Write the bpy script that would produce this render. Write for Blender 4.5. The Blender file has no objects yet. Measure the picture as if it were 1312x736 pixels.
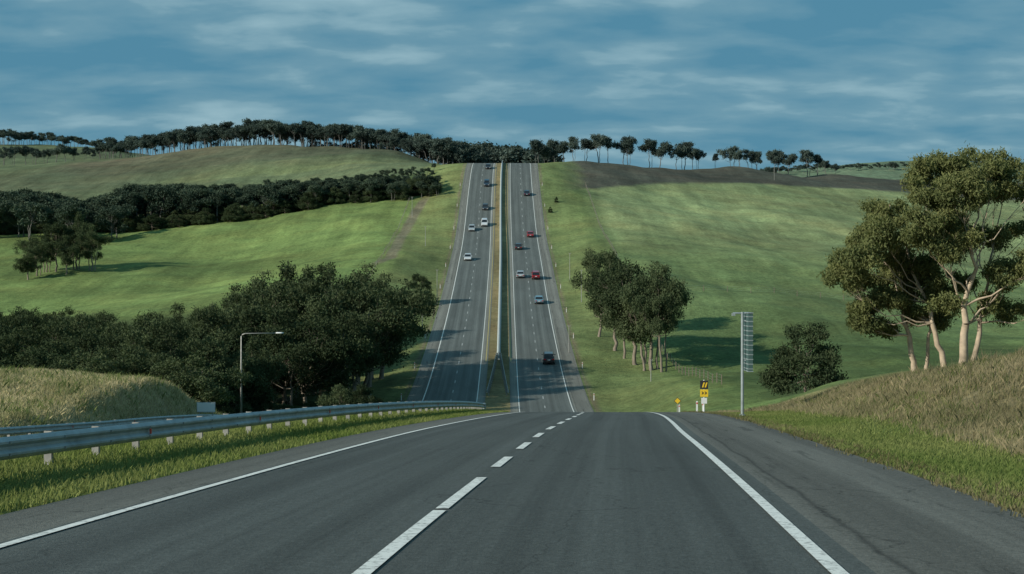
import bpy, math, random
import numpy as np
from mathutils import Vector, Matrix
random.seed(7); R=np.random.default_rng(7)
scene=bpy.context.scene
scene.view_settings.view_transform='Standard'
try: scene.view_settings.look='None'
except Exception: pass
scene.view_settings.exposure=0
F=1900.0
def P(px,py,d): return ((px-656)/F*d, d, (368-py)/F*d)

# ---------------------------------------------------------------- curves
def herm(xs,ys):
    xs=np.array(xs,float); ys=np.array(ys,float)
    h=np.diff(xs); s=np.diff(ys)/h
    m=np.empty_like(ys); m[0]=s[0]; m[-1]=s[-1]
    m[1:-1]=(s[:-1]*h[1:]+s[1:]*h[:-1])/(h[1:]+h[:-1])
    def f(x):
        x=np.asarray(x,float); i=np.clip(np.searchsorted(xs,x)-1,0,len(xs)-2)
        t=(np.clip(x,xs[0],xs[-1])-xs[i])/h[i]
        t2=t*t; t3=t2*t
        return (2*t3-3*t2+1)*ys[i]+(t3-2*t2+t)*h[i]*m[i]+(-2*t3+3*t2)*ys[i+1]+(t3-t2)*h[i]*m[i+1]
    return f
C=herm([-300,-40,0,11,20.6,30,37,48,60,72,90,110,150,190,350,510,560,650,750,800,850,900,6000],
       [-22,-4.4,-1.8,-1.1,-.42,.25,.75,1.65,2.6,3.4,4.25,4.6,4.5,4.3,3.55,2.8,3.2,12,33,36,36,36,36])
ny=list(range(-300,111,10))
nz=[-1.56-.049*y-.0002*y*abs(y) if y>-40 else -1.56+.049*40+.32+(-40-y)*.02 for y in ny]
fy=[120,135,150,165,178,190,205,225,245,290,350,406,452,482,500,512,522,535,560,600,700,800,900,1000,6000]
fz=[-10.4,-12.3,-13.9,-15.1,-15.75,-15.75,-14.9,-13.1,-10.8,-4.9,4.8,15.0,27.2,35.4,40.0,42.4,43.6,43.8,42,38,34,30,30,30,30]
ZR=herm(ny+fy,nz+fz)
OFFL=herm([-300,-40,40,80,120,160,190,220,300,6000],[-24,-19,-17,-15.9,-14.6,-13.5,-13.2,-13.2,-13.2,-13.2])
DZ=herm([-300,40,60,90,130,160,175,200,300,6000],[-1.6,-1.6,-1.6,-1.4,-.6,-.05,0,0,0,0])
CL=lambda y:C(y)+OFFL(y)
ZL=lambda y:ZR(y)+DZ(y)
RL,RR,LH=4.5,6.1,5.3
def ss(a,b,x):
    t=np.clip((x-a)/(b-a),0,1); return t*t*(3-2*t)

# ---------------------------------------------------------------- landform
ctrl=[P(-60,490,86),P(0,493,84),P(60,490,88),P(120,499,84),P(170,505,82),P(205,513,80),P(240,522,79),P(-150,488,84),P(-400,484,84),
 (-27,70,-6.3),(-33,62,-5.6),(-24,60,-6.6),(-30,52,-5.0),(-40,40,-3),(-30,104,-9.0),(-22,108,-11.0),(-36,95,-7.0),(-32,10,-1),(-60,0,1),
 (-40,130,-16),(-80,150,-18),(-30,175,-16.3),(-60,200,-17),(-120,180,-18),(-28,150,-14.5),(-24,200,-16.5),(-25,235,-14.5),(-30,260,-11),(-90,240,-13),
 P(0,400,320),P(0,350,380),P(0,305,450),P(150,350,375),P(270,335,395),P(400,330,380),P(480,345,330),P(500,310,385),P(530,270,440),
 P(300,282,470),P(150,292,480),P(0,296,490),P(200,385,320),P(380,370,300),P(-300,300,480),P(-300,400,320),
 P(370,228,560),P(160,238,590),P(0,246,600),P(560,226,490),P(-300,240,640),
 P(0,214,800),P(120,206,750),P(200,200,710),P(280,191,690),P(370,186,680),P(460,190,660),P(520,197,630),P(585,206,565),
 (-60,760,58),(-200,900,70),(-20,650,40),(-400,800,60),P(0,187,1150),P(110,189,1050),P(-300,190,1000),
 P(708,208,520),P(760,209,545),P(850,213,575),P(950,219,600),P(1060,225,640),P(1150,231,680),P(1250,238,720),P(1450,245,720),
 (60,700,40),(150,750,40),(250,850,40),(30,620,38),
 P(850,243,500),P(1000,241,540),P(1150,246,580),P(1312,262,580),P(745,243,470),P(1000,300,430),P(1150,318,420),P(1312,338,420),P(1600,320,420),
 P(850,300,400),P(790,330,350),P(880,378,300),P(1000,396,290),P(1150,415,280),P(1312,425,280),P(1600,420,280),
 P(770,420,270),P(835,476,230),P(900,488,205),P(1000,500,180),P(1080,480,205),P(1030,511,160),P(930,520,150),
 P(1180,478,112),P(1312,470,110),P(1060,500,130),P(1500,460,110),(16,115,-10.8),(20,130,-12),
 P(1312,450,36),P(1200,480,46),P(1100,501,60),P(1000,519,80),P(950,528,95),P(1450,445,45),(26,62,-4.2),(22,85,-6.6),
 (10.5,22,-1.2),(9.5,12,-.5),(14,12,.3),(12,-20,1.2),(40,20,1),(40,60,-3),
 P(1060,214,1500),P(1140,206,1650),P(1260,214,1700),P(980,222,1500),P(1400,215,1600),(0,1500,60),(-300,1700,90),
 (-2500,0,20),(2500,0,20),(0,5000,150),(-2500,2500,120),(2500,2500,120),(2500,5000,200),(-2500,5000,200),(0,-300,3),(-300,-200,5),(300,-200,5),(-1000,1200,90),(1000,1200,60)]
ctrl=np.array(ctrl,float)
def phi(r2): return np.sqrt(r2+9.0)
n=len(ctrl)
D2=((ctrl[:,None,:2]-ctrl[None,:,:2])**2).sum(-1)
A=np.zeros((n+3,n+3)); A[:n,:n]=phi(D2)-np.eye(n)*.3
A[:n,n]=1; A[:n,n+1:]=ctrl[:,:2]; A[n,:n]=1; A[n+1:,:n]=ctrl[:,:2].T
W=np.linalg.solve(A,np.concatenate([ctrl[:,2],np.zeros(3)]))
sn=[(R.uniform(0,6.28),R.uniform(0,6.28),s*R.uniform(.8,1.2)) for s in (9,13,19,30,47,75) for _ in range(3)]
def base(X,Y):
    X=np.atleast_1d(X); Y=np.atleast_1d(Y); out=np.empty(X.shape)
    for k in range(0,len(X),20000):
        x=X[k:k+20000]; y=Y[k:k+20000]
        r2=(x[:,None]-ctrl[None,:,0])**2+(y[:,None]-ctrl[None,:,1])**2
        out[k:k+20000]=phi(r2)@W[:n]+W[n]+W[n+1]*x+W[n+2]*y
    nn=np.zeros(X.shape)
    for a,ph,s in sn:
        amp=.0045*s
        nn+=amp*np.sin((X*math.cos(a)+Y*math.sin(a))*6.283/s+ph)
    return out+nn
def terrain(X,Y):
    X=np.atleast_1d(np.asarray(X,float)); Y=np.atleast_1d(np.asarray(Y,float))
    b=base(X,Y); c=C(Y); zr=ZR(Y)-.02; zl=ZL(Y)-.02; cl=CL(Y)
    xr1=c+RR; xr0=c-RL; xl1=cl+LH; xl0=cl-LH
    near=1-ss(95,150,Y)
    dr=X-xr1; wr=1-ss(1.2,1.2+(4.2*near+12*(1-near)),dr)
    dl=xl0-X; wl=1-ss(.4,.4+(3.2*near+13*(1-near)),dl)
    z=np.where(dr>0, wr*(zr-.02)+(1-wr)*b, 0)
    z=np.where(dl>0, wl*(zl-.02)+(1-wl)*b, z)
    wid=xr0-xl1
    off=np.minimum(3.6,wid*.45)
    t=ss(0,1,(xr0-X-off)/np.maximum(wid-off-.3,.2))
    zm=zr*(1-t)+zl*t+.14*near*np.exp(-((xr0-X-2.4)/1.1)**2)
    z=np.where((X<xr0)&(X>xl1), zm, z)
    z=np.where((X<=xr1)&(X>=xr0), zr, z)
    z=np.where((X<=xl1)&(X>=xl0), zl, z)
    return z
def tz(x,y): return float(terrain([x],[y])[0])

# ---------------------------------------------------------------- mesh helpers
def mesh_np(name,V,Fc,mats,midx=None,col=None,smooth=False,uv=None):
    V=np.asarray(V,np.float32); Fc=np.asarray(Fc,np.int32); m,k=Fc.shape
    me=bpy.data.meshes.new(name)
    me.vertices.add(len(V)); me.vertices.foreach_set('co',V.ravel())
    me.loops.add(m*k); me.loops.foreach_set('vertex_index',Fc.ravel())
    me.polygons.add(m); me.polygons.foreach_set('loop_start',np.arange(0,m*k,k,dtype=np.int32))
    if midx is not None: me.polygons.foreach_set('material_index',np.asarray(midx,np.int32))
    me.polygons.foreach_set('use_smooth',np.full(m,smooth,dtype=bool) if np.isscalar(smooth) else smooth)
    for mt in mats: me.materials.append(mt)
    me.update(calc_edges=True)
    if col is not None:
        a=me.color_attributes.new('Col','FLOAT_COLOR','POINT')
        cc=np.ones((len(V),4),np.float32); cc[:,:3]=col; a.data.foreach_set('color',cc.ravel())
    if uv is not None:
        l=me.uv_layers.new(name='UVMap'); l.data.foreach_set('uv',np.asarray(uv,np.float32)[Fc.ravel()].ravel())
    me.validate()
    return me
def obj(name,me,parent=None,loc=None):
    o=bpy.data.objects.new(name,me); scene.collection.objects.link(o)
    if parent: o.parent=parent
    if loc: o.location=loc
    return o
def empty(name,loc=(0,0,0)):
    e=bpy.data.objects.new(name,None); scene.collection.objects.link(e); e.location=loc; e.empty_display_size=.5; return e

class B:
    def __init__(s): s.v=[];s.f=[];s.m=[]
    def poly(s,pts,mi=0):
        i=len(s.v); s.v+= [tuple(p) for p in pts]; s.f.append(tuple(range(i,i+len(pts)))); s.m.append(mi)
    def box(s,c,sz,mi=0,M=None,ch=0):
        hx,hy,hz=sz[0]/2,sz[1]/2,sz[2]/2; i=len(s.v)
        for x,y,z in [(-1,-1,-1),(1,-1,-1),(1,1,-1),(-1,1,-1),(-1,-1,1),(1,-1,1),(1,1,1),(-1,1,1)]:
            p=Vector((x*hx,y*hy,z*hz))
            if M is not None: p=M@p
            s.v.append((p.x+c[0],p.y+c[1],p.z+c[2]))
        for f in [(0,3,2,1),(4,5,6,7),(0,1,5,4),(1,2,6,5),(2,3,7,6),(3,0,4,7)]:
            s.f.append(tuple(i+k for k in f)); s.m.append(mi)
    def tube(s,pts,rad,n=8,mi=0,cap=True):
        pts=[Vector(p) for p in pts]; i0=len(s.v)
        up=Vector((0,0,1))
        for k,p in enumerate(pts):
            d=(pts[min(k+1,len(pts)-1)]-pts[max(k-1,0)]).normalized()
            a=d.cross(Vector((1,0,0)) if abs(d.x)<.8 else up).normalized(); b=d.cross(a)
            for j in range(n):
                t=2*math.pi*j/n; q=p+(a*math.cos(t)+b*math.sin(t))*rad[k]; s.v.append(tuple(q))
        for k in range(len(pts)-1):
            for j in range(n):
                s.f.append((i0+k*n+j,i0+k*n+(j+1)%n,i0+(k+1)*n+(j+1)%n,i0+(k+1)*n+j)); s.m.append(mi)
        if cap:
            s.f.append(tuple(i0+j for j in range(n))[::-1]); s.m.append(mi)
            s.f.append(tuple(i0+(len(pts)-1)*n+j for j in range(n))); s.m.append(mi)
    def loft(s,rings,mi=0,cap=True,mfun=None):
        n=len(rings[0]); i0=len(s.v)
        for r in rings: s.v+=[tuple(p) for p in r]
        for k in range(len(rings)-1):
            for j in range(n):
                s.f.append((i0+k*n+j,i0+k*n+(j+1)%n,i0+(k+1)*n+(j+1)%n,i0+(k+1)*n+j)); s.m.append(mfun(k,j) if mfun else mi)
        if cap:
            s.f.append(tuple(i0+j for j in range(n))[::-1]); s.m.append(mi)
            s.f.append(tuple(i0+(len(rings)-1)*n+j for j in range(n))); s.m.append(mi)
    def mesh(s,name,mats,smooth=False):
        me=bpy.data.meshes.new(name); me.from_pydata(s.v,[],s.f)
        for m in mats: me.materials.append(m)
        me.polygons.foreach_set('material_index',s.m)
        if smooth: me.polygons.foreach_set('use_smooth',[True]*len(s.f))
        me.update()
        import bmesh
        bm=bmesh.new(); bm.from_mesh(me); bmesh.ops.recalc_face_normals(bm,faces=bm.faces); bm.to_mesh(me); bm.free()
        return me

# ---------------------------------------------------------------- materials
def newmat(name):
    m=bpy.data.materials.new(name); m.use_nodes=True; nt=m.node_tree
    return m,nt,nt.nodes['Principled BSDF']
def N(nt,t,**k):
    nd=nt.nodes.new(t)
    for a,b in k.items(): setattr(nd,a,b)
    return nd
def noise(nt,vec,scale,detail=4,rough=.6,dist=0):
    nd=N(nt,'ShaderNodeTexNoise'); nd.inputs['Scale'].default_value=scale; nd.inputs['Detail'].default_value=detail
    nd.inputs['Roughness'].default_value=rough; nd.inputs['Distortion'].default_value=dist
    if vec is not None: nt.links.new(vec,nd.inputs['Vector'])
    return nd.outputs['Fac']
def mapr(nt,v,a,b,c,d):
    nd=N(nt,'ShaderNodeMapRange'); nt.links.new(v,nd.inputs[0])
    for i,x in zip((1,2,3,4),(a,b,c,d)): nd.inputs[i].default_value=x
    return nd.outputs[0]
def math_(nt,op,a,b=None,c=None):
    nd=N(nt,'ShaderNodeMath',operation=op)
    for i,x in enumerate((a,b,c)):
        if x is None: continue
        if isinstance(x,(int,float)): nd.inputs[i].default_value=x
        else: nt.links.new(x,nd.inputs[i])
    return nd.outputs[0]
def mix(nt,f,a,b,bt='MIX'):
    nd=N(nt,'ShaderNodeMix',data_type='RGBA',blend_type=bt)
    for i,x in ((0,f),(6,a),(7,b)):
        if isinstance(x,(int,float)): nd.inputs[i].default_value=x
        elif isinstance(x,tuple): nd.inputs[i].default_value=(*x,1) if len(x)==3 else x
        else: nt.links.new(x,nd.inputs[i])
    return nd.outputs[2]
def scalec(nt,col,f):
    nd=N(nt,'ShaderNodeVectorMath',operation='SCALE'); nt.links.new(col,nd.inputs[0])
    if isinstance(f,(int,float)): nd.inputs['Scale'].default_value=f
    else: nt.links.new(f,nd.inputs['Scale'])
    return nd.outputs[0]
def mapping(nt,vec,sc,rot=(0,0,0)):
    nd=N(nt,'ShaderNodeMapping'); nt.links.new(vec,nd.inputs[0]); nd.inputs['Scale'].default_value=sc; nd.inputs['Rotation'].default_value=rot
    return nd.outputs[0]
def simple(name,col,rough=.6,metal=0,ns=3,amt=.25):
    m,nt,p=newmat(name); tc=N(nt,'ShaderNodeTexCoord').outputs['Object']
    f=mapr(nt,noise(nt,tc,ns),.25,.75,1-amt,1+amt)
    rgb=N(nt,'ShaderNodeRGB'); rgb.outputs[0].default_value=(*col,1)
    nt.links.new(scalec(nt,rgb.outputs[0],f),p.inputs['Base Color'])
    p.inputs['Roughness'].default_value=rough; p.inputs['Metallic'].default_value=metal
    return m

# ground
gm,nt,p=newmat('ground_mat'); tc=N(nt,'ShaderNodeTexCoord').outputs['Object']
at=N(nt,'ShaderNodeAttribute',attribute_name='Col').outputs['Color']
f1=mapr(nt,noise(nt,tc,.012,5,.6),.3,.7,.64,1.34)  # broad pasture tone variation, also standing in for cloud shadows
f2=mapr(nt,noise(nt,tc,.12,6,.7),.3,.7,.68,1.30)
f3=mapr(nt,noise(nt,tc,1.3,5,.7),.3,.7,.65,1.33)
f4=mapr(nt,noise(nt,mapping(nt,tc,(.35,.02,.1),(0,0,.5)),1.0,4,.6),.3,.7,.82,1.16)
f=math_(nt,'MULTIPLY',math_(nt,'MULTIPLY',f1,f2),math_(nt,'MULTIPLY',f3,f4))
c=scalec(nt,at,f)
dry=mapr(nt,noise(nt,mapping(nt,tc,(.035,.05,.05)),1.0,8,.75),.45,.68,0,.6)
c=mix(nt,dry,c,mix(nt,1.0,c,(1.4,1.1,1.05),'MULTIPLY'))
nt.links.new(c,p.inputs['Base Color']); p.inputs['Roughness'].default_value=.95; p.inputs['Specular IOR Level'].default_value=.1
bp=N(nt,'ShaderNodeBump'); bp.inputs['Strength'].default_value=.8; bp.inputs['Distance'].default_value=.3
nt.links.new(noise(nt,tc,2.5,6,.7),bp.inputs['Height']); nt.links.new(bp.outputs[0],p.inputs['Normal'])

# asphalt
am,nt,p=newmat('asphalt_mat'); uv=N(nt,'ShaderNodeTexCoord').outputs['UV']
sp=N(nt,'ShaderNodeSeparateXYZ'); nt.links.new(uv,sp.inputs[0]); u=sp.outputs[0]; v_=sp.outputs[1]
big=mapr(nt,noise(nt,mapping(nt,uv,(.35,.06,1)),1.0,5,.6),.3,.7,.86,1.14)
streak=mapr(nt,noise(nt,mapping(nt,uv,(2.2,.012,1)),1.0,5,.65),.3,.7,.72,1.30)
agg=mapr(nt,noise(nt,uv,20,6,.95),.3,.7,.3,1.78)
agg2=mapr(nt,noise(nt,uv,7,4,.7),.3,.7,.83,1.17)
wt=math_(nt,'COSINE',math_(nt,'MULTIPLY',math_(nt,'ADD',u,-.87),6.283/1.75))
wt=mapr(nt,wt,-1,1,1.1,.9)
inl=math_(nt,'MULTIPLY',math_(nt,'GREATER_THAN',u,-3.5),math_(nt,'LESS_THAN',u,3.8))
inner=mapr(nt,inl,0,1,1.4,1.0)
f=math_(nt,'MULTIPLY',math_(nt,'MULTIPLY',big,streak),math_(nt,'MULTIPLY',agg,agg2))
f=math_(nt,'MULTIPLY',math_(nt,'MULTIPLY',f,wt),inner)
f=math_(nt,'MULTIPLY',f,mapr(nt,v_,90,200,.82,1.14))  # near surface darker; far hill's brighter sunlight mixed into the colour
vo=N(nt,'ShaderNodeTexVoronoi',feature='DISTANCE_TO_EDGE'); vo.inputs['Scale'].default_value=1
vv=N(nt,'ShaderNodeTexNoise'); nt.links.new(uv,vv.inputs['Vector']); vv.inputs['Scale'].default_value=1.2; vv.inputs['Detail'].default_value=5
va=N(nt,'ShaderNodeVectorMath',operation='ADD'); nt.links.new(mapping(nt,uv,(.5,.16,1)),va.inputs[0]); nt.links.new(scalec(nt,vv.outputs['Color'],.35),va.inputs[1]); nt.links.new(va.outputs[0],vo.inputs['Vector'])
crack=mapr(nt,vo.outputs['Distance'],0,.008,.5,1)
cm=mapr(nt,noise(nt,mapping(nt,uv,(.2,.05,1)),1.0,3),.46,.54,0,1)
crack=math_(nt,'ADD',math_(nt,'MULTIPLY',crack,cm),math_(nt,'SUBTRACT',1.0,cm))
f=math_(nt,'MULTIPLY',f,crack)
seam=mapr(nt,math_(nt,'ABSOLUTE',math_(nt,'ADD',u,math_(nt,'ADD',math_(nt,'MULTIPLY',noise(nt,mapping(nt,uv,(1,.3,1)),1,4),-.25),-3.95))),.0,.06,.5,1)
f=math_(nt,'MULTIPLY',f,seam)
pn=mapr(nt,noise(nt,mapping(nt,uv,(2.2,.16,1)),1.0,4,.6),.60,.65,1,.62)
pn=math_(nt,'MAXIMUM',pn,mapr(nt,u,3.9,4.1,1,.0))
f=math_(nt,'MULTIPLY',f,pn)
col=mix(nt,mapr(nt,inl,0,1,1,0),(.088,.100,.095),(.100,.102,.090))
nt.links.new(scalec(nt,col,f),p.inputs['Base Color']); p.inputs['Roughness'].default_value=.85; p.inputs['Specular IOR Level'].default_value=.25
bp=N(nt,'ShaderNodeBump'); bp.inputs['Strength'].default_value=.8; bp.inputs['Distance'].default_value=.018
nt.links.new(noise(nt,uv,40,3,.8),bp.inputs['Height']); nt.links.new(bp.outputs[0],p.inputs['Normal'])

def paint(name,col):
    m,nt,p=newmat(name); tc=N(nt,'ShaderNodeTexCoord').outputs['Object']
    f=mapr(nt,noise(nt,tc,9,6,.8),.38,.5,.4,1.0)
    rgb=N(nt,'ShaderNodeRGB'); rgb.outputs[0].default_value=(*col,1)
    nt.links.new(scalec(nt,rgb.outputs[0],f),p.inputs['Base Color']); p.inputs['Roughness'].default_value=.7
    return m
wpaint=paint('white_paint',(.72,.74,.70)); ypaint=paint('yellow_paint',(.45,.37,.12)); wornp=paint('worn_white_paint',(.45,.47,.46))
steel=simple('galvanised_steel',(.30,.35,.36),.5,.3,2.5,.3)
steel_d=simple('weathered_post',(.30,.30,.28),.7,.2,4,.3)
concrete=simple('concrete',(.34,.40,.41),.85,0,1.5,.2)
white=simple('white_panel',(.7,.72,.72),.5,0,2,.08)
grey=simple('sign_panel_green',(.05,.10,.095),.6,.1,2,.15)
slat=simple('sign_slat_grey',(.22,.27,.27),.6,.1,2,.15)
yellow=simple('sign_yellow',(.75,.5,.03),.5,0,3,.08)
black=simple('black_rubber',(.02,.02,.022),.7,0,5,.2)
red=simple('red_reflector',(.5,.02,.02),.3,0,3,.1)
wood=simple('fence_wood',(.16,.13,.10),.9,0,6,.3)

def leafmat(name,c1,c2,trans=.25):
    m,nt,p=newmat(name); nt.nodes.remove(p); out=[x for x in nt.nodes if x.type=='OUTPUT_MATERIAL'][0]
    at=N(nt,'ShaderNodeAttribute',attribute_name='Col').outputs['Color']
    s=N(nt,'ShaderNodeSeparateColor'); nt.links.new(at,s.inputs[0])
    oi=N(nt,'ShaderNodeObjectInfo').outputs['Random']
    fac=math_(nt,'ADD',math_(nt,'MULTIPLY',s.outputs[0],.75),math_(nt,'MULTIPLY',oi,.35))
    c=mix(nt,fac,c1,c2)
    c=scalec(nt,c,mapr(nt,oi,0,1,.75,1.25))
    d=N(nt,'ShaderNodeBsdfDiffuse')
    t=N(nt,'ShaderNodeBsdfTranslucent'); nt.links.new(c,d.inputs[0]); nt.links.new(mix(nt,1.0,c,(1.1,1.2,.6),'MULTIPLY'),t.inputs[0])
    ms=N(nt,'ShaderNodeMixShader'); ms.inputs[0].default_value=trans
    nt.links.new(d.outputs[0],ms.inputs[1]); nt.links.new(t.outputs[0],ms.inputs[2]); nt.links.new(ms.outputs[0],out.inputs[0])
    return m
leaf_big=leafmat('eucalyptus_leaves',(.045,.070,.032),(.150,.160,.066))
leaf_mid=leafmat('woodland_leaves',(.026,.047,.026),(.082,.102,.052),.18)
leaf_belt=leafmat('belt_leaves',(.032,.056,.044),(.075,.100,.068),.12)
leaf_far=leafmat('distant_leaves',(.044,.070,.066),(.088,.115,.095),.12)  # bluish and lifted: aerial haze put into the leaf colour
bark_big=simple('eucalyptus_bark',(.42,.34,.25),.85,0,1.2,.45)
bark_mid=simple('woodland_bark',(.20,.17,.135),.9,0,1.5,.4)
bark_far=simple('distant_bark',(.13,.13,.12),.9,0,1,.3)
m,nt,p=newmat('grass_blades_mat'); at=N(nt,'ShaderNodeAttribute',attribute_name='Col').outputs['Color']
nt.nodes.remove(p); out=[x for x in nt.nodes if x.type=='OUTPUT_MATERIAL'][0]
d=N(nt,'ShaderNodeBsdfDiffuse'); t=N(nt,'ShaderNodeBsdfTranslucent'); nt.links.new(at,d.inputs[0]); nt.links.new(at,t.inputs[0])
ms=N(nt,'ShaderNodeMixShader'); ms.inputs[0].default_value=.4
nt.links.new(d.outputs[0],ms.inputs[1]); nt.links.new(t.outputs[0],ms.inputs[2]); nt.links.new(ms.outputs[0],out.inputs[0])
grass_mat=m

# ---------------------------------------------------------------- ground sheet
rows=[]; y=-250.
while y<-10: rows.append(y); y+=6
while y<10: rows.append(y); y+=1.2
while y<1300: rows.append(y); y+=max(.8,.0062*y)
while y<5200: rows.append(y); y+=.03*y
rows=np.array(rows)
outd=[0.]; 
while outd[-1]<3200: outd.append(outd[-1]+max(.45,.03*outd[-1]))
outd=np.array(outd)
med=np.linspace(0,1,13)
ny_=len(rows)
c_=C(rows)[:,None]; cl_=CL(rows)[:,None]
xr1=c_+RR; xr0=c_-RL; xl1=cl_+LH; xl0=cl_-LH
X=np.concatenate([xl0-outd[::-1][None,:], xl1+(xr0-xl1)*med[None,:], xr1+outd[None,:]],axis=1)
nx=X.shape[1]; Y=np.repeat(rows[:,None],nx,1)
Z=terrain(X.ravel(),Y.ravel()).reshape(X.shape)
def landcol(x,y):
    c=C(y); dr=x-(c+RR); dl=(CL(y)-LH)-x
    near=1-ss(95,130,y)
    nz=np.zeros(x.shape)
    for a,ph,s in sn: nz+=np.sin((x*math.cos(a)+y*math.sin(a))*6.283/s+ph)/6
    col=np.tile(np.array([.13,.19,.065]),(len(x),1))
    def lay(w,cc):
        w=np.clip(w,0,1)[:,None]; col[:]=col*(1-w)+np.array(cc)*w
    # right big paddock
    lay(ss(10,20,dr)*ss(230,260,y),(.155,.22,.088))
    lay(ss(10,20,dr)*ss(330,430,y+nz*10),(.215,.27,.125))  # upper part paler: patchy sunlight painted into the pasture colour
    lay(ss(10,20,dr)*ss(120,150,y)*(1-ss(235,300,y)),(.080,.125,.045))
    # left lower paddock
    lay(ss(8,16,dl)*ss(280,320,y)*(1-ss(470,490,y)),(.155,.225,.074))
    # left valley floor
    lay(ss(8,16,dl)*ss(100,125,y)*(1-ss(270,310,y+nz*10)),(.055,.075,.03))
    # left upper: dome
    lay(ss(8,16,dl)*ss(490,510,y),(.112,.145,.076))
    e=((x+105)/105)**2+((y-668)/62)**2
    lay(1-ss(.75,1.1,e+nz*.05),(.120,.118,.074))
    e=((x+60)/90)**2+((y-590)/18)**2
    lay((1-ss(.6,1.0,e+nz*.1))*.8,(.175,.22,.095))
    lay(ss(-240,-150,-x)*ss(560,600,y)*(1-ss(640,680,y))*.7,(.09,.11,.065))
    # ploughed right
    fb=np.interp(x,[10,50,95,150,230,400],[452,505,541,575,590,590])
    lay(ss(0,6,y-fb+nz*3)*ss(6,10,dr)*(1-ss(900,1000,y)),(.078,.083,.064))
    # embankments
    emb=ss(150,200,y)
    lay(emb*(1-ss(9,16,dr+nz*2))*(dr>0)*.8,(.145,.19,.075))
    lay(emb*(1-ss(10,17,dl+nz*2))*(dl>0)*.8,(.17,.205,.08))
    lay(emb*(1-ss(.3,1.3,dr+nz*.3))*(dr>0),(.17,.16,.10))
    lay(emb*(1-ss(.3,1.3,dl+nz*.3))*(dl>0),(.17,.16,.10))
    lay(emb*((dr<0)&(dl<0)),(.20,.175,.09))
    # near verges
    lay(near*(dr<3.5),(.13,.18,.055))
    lay(near*ss(2.2,3.6,dr+nz*.6)*(1-ss(40,60,dr)),(.235,.205,.115))
    lay(near*(1-ss(.0,.5,dr+nz*.15))*(dr>-.5),(.13,.115,.085))
    lay(near*ss(.5,2,dl+nz)*(1-ss(30,60,dl)),(.32,.29,.16))
    # tracks
    tx=np.interp(y,[330,355,400,440,470],[-34,-29,-29.5,-28.5,-26])
    lay((1-ss(.9,2.0,np.abs(x-tx)))*ss(335,350,y)*(1-ss(452,470,y))*.85,(.17,.155,.11))
    # distant
    lay(ss(1000,1300,y)*ss(-200,100,x),(.12,.175,.11))
    return col
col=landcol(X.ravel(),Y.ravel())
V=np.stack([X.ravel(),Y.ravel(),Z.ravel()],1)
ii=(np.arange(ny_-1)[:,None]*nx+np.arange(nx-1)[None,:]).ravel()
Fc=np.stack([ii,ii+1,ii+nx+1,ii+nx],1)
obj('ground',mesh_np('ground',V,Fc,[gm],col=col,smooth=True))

# ---------------------------------------------------------------- roads
def strip(cf,zf,a,b,rws,dz,k=2,offc=None,flip=1,skirt=True):
    us=np.linspace(a,b,k)
    Vx=[];UV=[]
    y=rws
    for j,uu in enumerate(us):
        Vx.append(np.stack([cf(y)+uu,y,zf(y)+dz],1)); UV.append(np.stack([np.full(len(y),flip*uu+(offc or 0)),y],1))
    if skirt:
        Vx.insert(0,np.stack([cf(y)+a-.02,y,zf(y)-.25],1)); UV.insert(0,UV[0])
        Vx.append(np.stack([cf(y)+b+.02,y,zf(y)-.25],1)); UV.append(UV[-1])
    K=len(Vx); V=np.stack(Vx,1).reshape(-1,3); U=np.stack(UV,1).reshape(-1,2)
    ii=(np.arange(len(y)-1)[:,None]*K+np.arange(K-1)[None,:]).ravel()
    return V,np.stack([ii,ii+1,ii+K+1,ii+K],1),U
rr=rows[(rows>-60)&(rows<740)]
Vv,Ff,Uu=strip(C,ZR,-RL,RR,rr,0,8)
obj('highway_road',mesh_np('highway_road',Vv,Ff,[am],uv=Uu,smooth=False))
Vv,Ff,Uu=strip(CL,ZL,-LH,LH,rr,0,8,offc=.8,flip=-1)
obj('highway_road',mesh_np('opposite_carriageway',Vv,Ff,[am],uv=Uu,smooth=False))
mv=[];mf=[];mi=[];cnt=0
def addmark(cf,zf,u,w,y0,y1,mat,dz=.012):
    global cnt
    inner=rr[(rr>y0)&(rr<y1)]; ys=np.concatenate([[y0],inner,[y1]])
    zz=np.interp(ys,rr,zf(rr)); cc=np.interp(ys,rr,cf(rr))
    a=np.stack([cc+u-w/2,ys,zz+dz],1); b=np.stack([cc+u+w/2,ys,zz+dz],1)
    V=np.stack([a,b],1).reshape(-1,3); k=np.arange(len(ys)-1)*2+cnt
    mv.append(V); mf.append(np.stack([k,k+1,k+3,k+2],1)); mi.extend([mat]*len(k)); cnt+=len(V)
addmark(C,ZR,3.52,.13,-50,735,0); addmark(C,ZR,-3.35,.11,-50,735,0)
addmark(C,ZR,0,.14,8,15.75,0); addmark(C,ZR,0,.14,15.95,20.6,0)
y=22.9
while y<170: addmark(C,ZR,0,.15,y,y+2.8,0); y+=5.6
while y<700: addmark(C,ZR,0,.12,y,y+2.4,2); y+=9
addmark(CL,ZL,-3.1,.15,-50,735,0); addmark(CL,ZL,4.2,.12,-50,735,0)
y=0
while y<700: addmark(CL,ZL,.7,.12,y,y+2.4,2); y+=9
addmark(C,ZR,-4.25,.14,236,735,1); addmark(CL,ZL,4.98,.14,236,735,1)
obj('lane_markings',mesh_np('lane_markings',np.concatenate(mv),np.concatenate(mf),[wpaint,ypaint,wornp],midx=mi))

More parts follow.
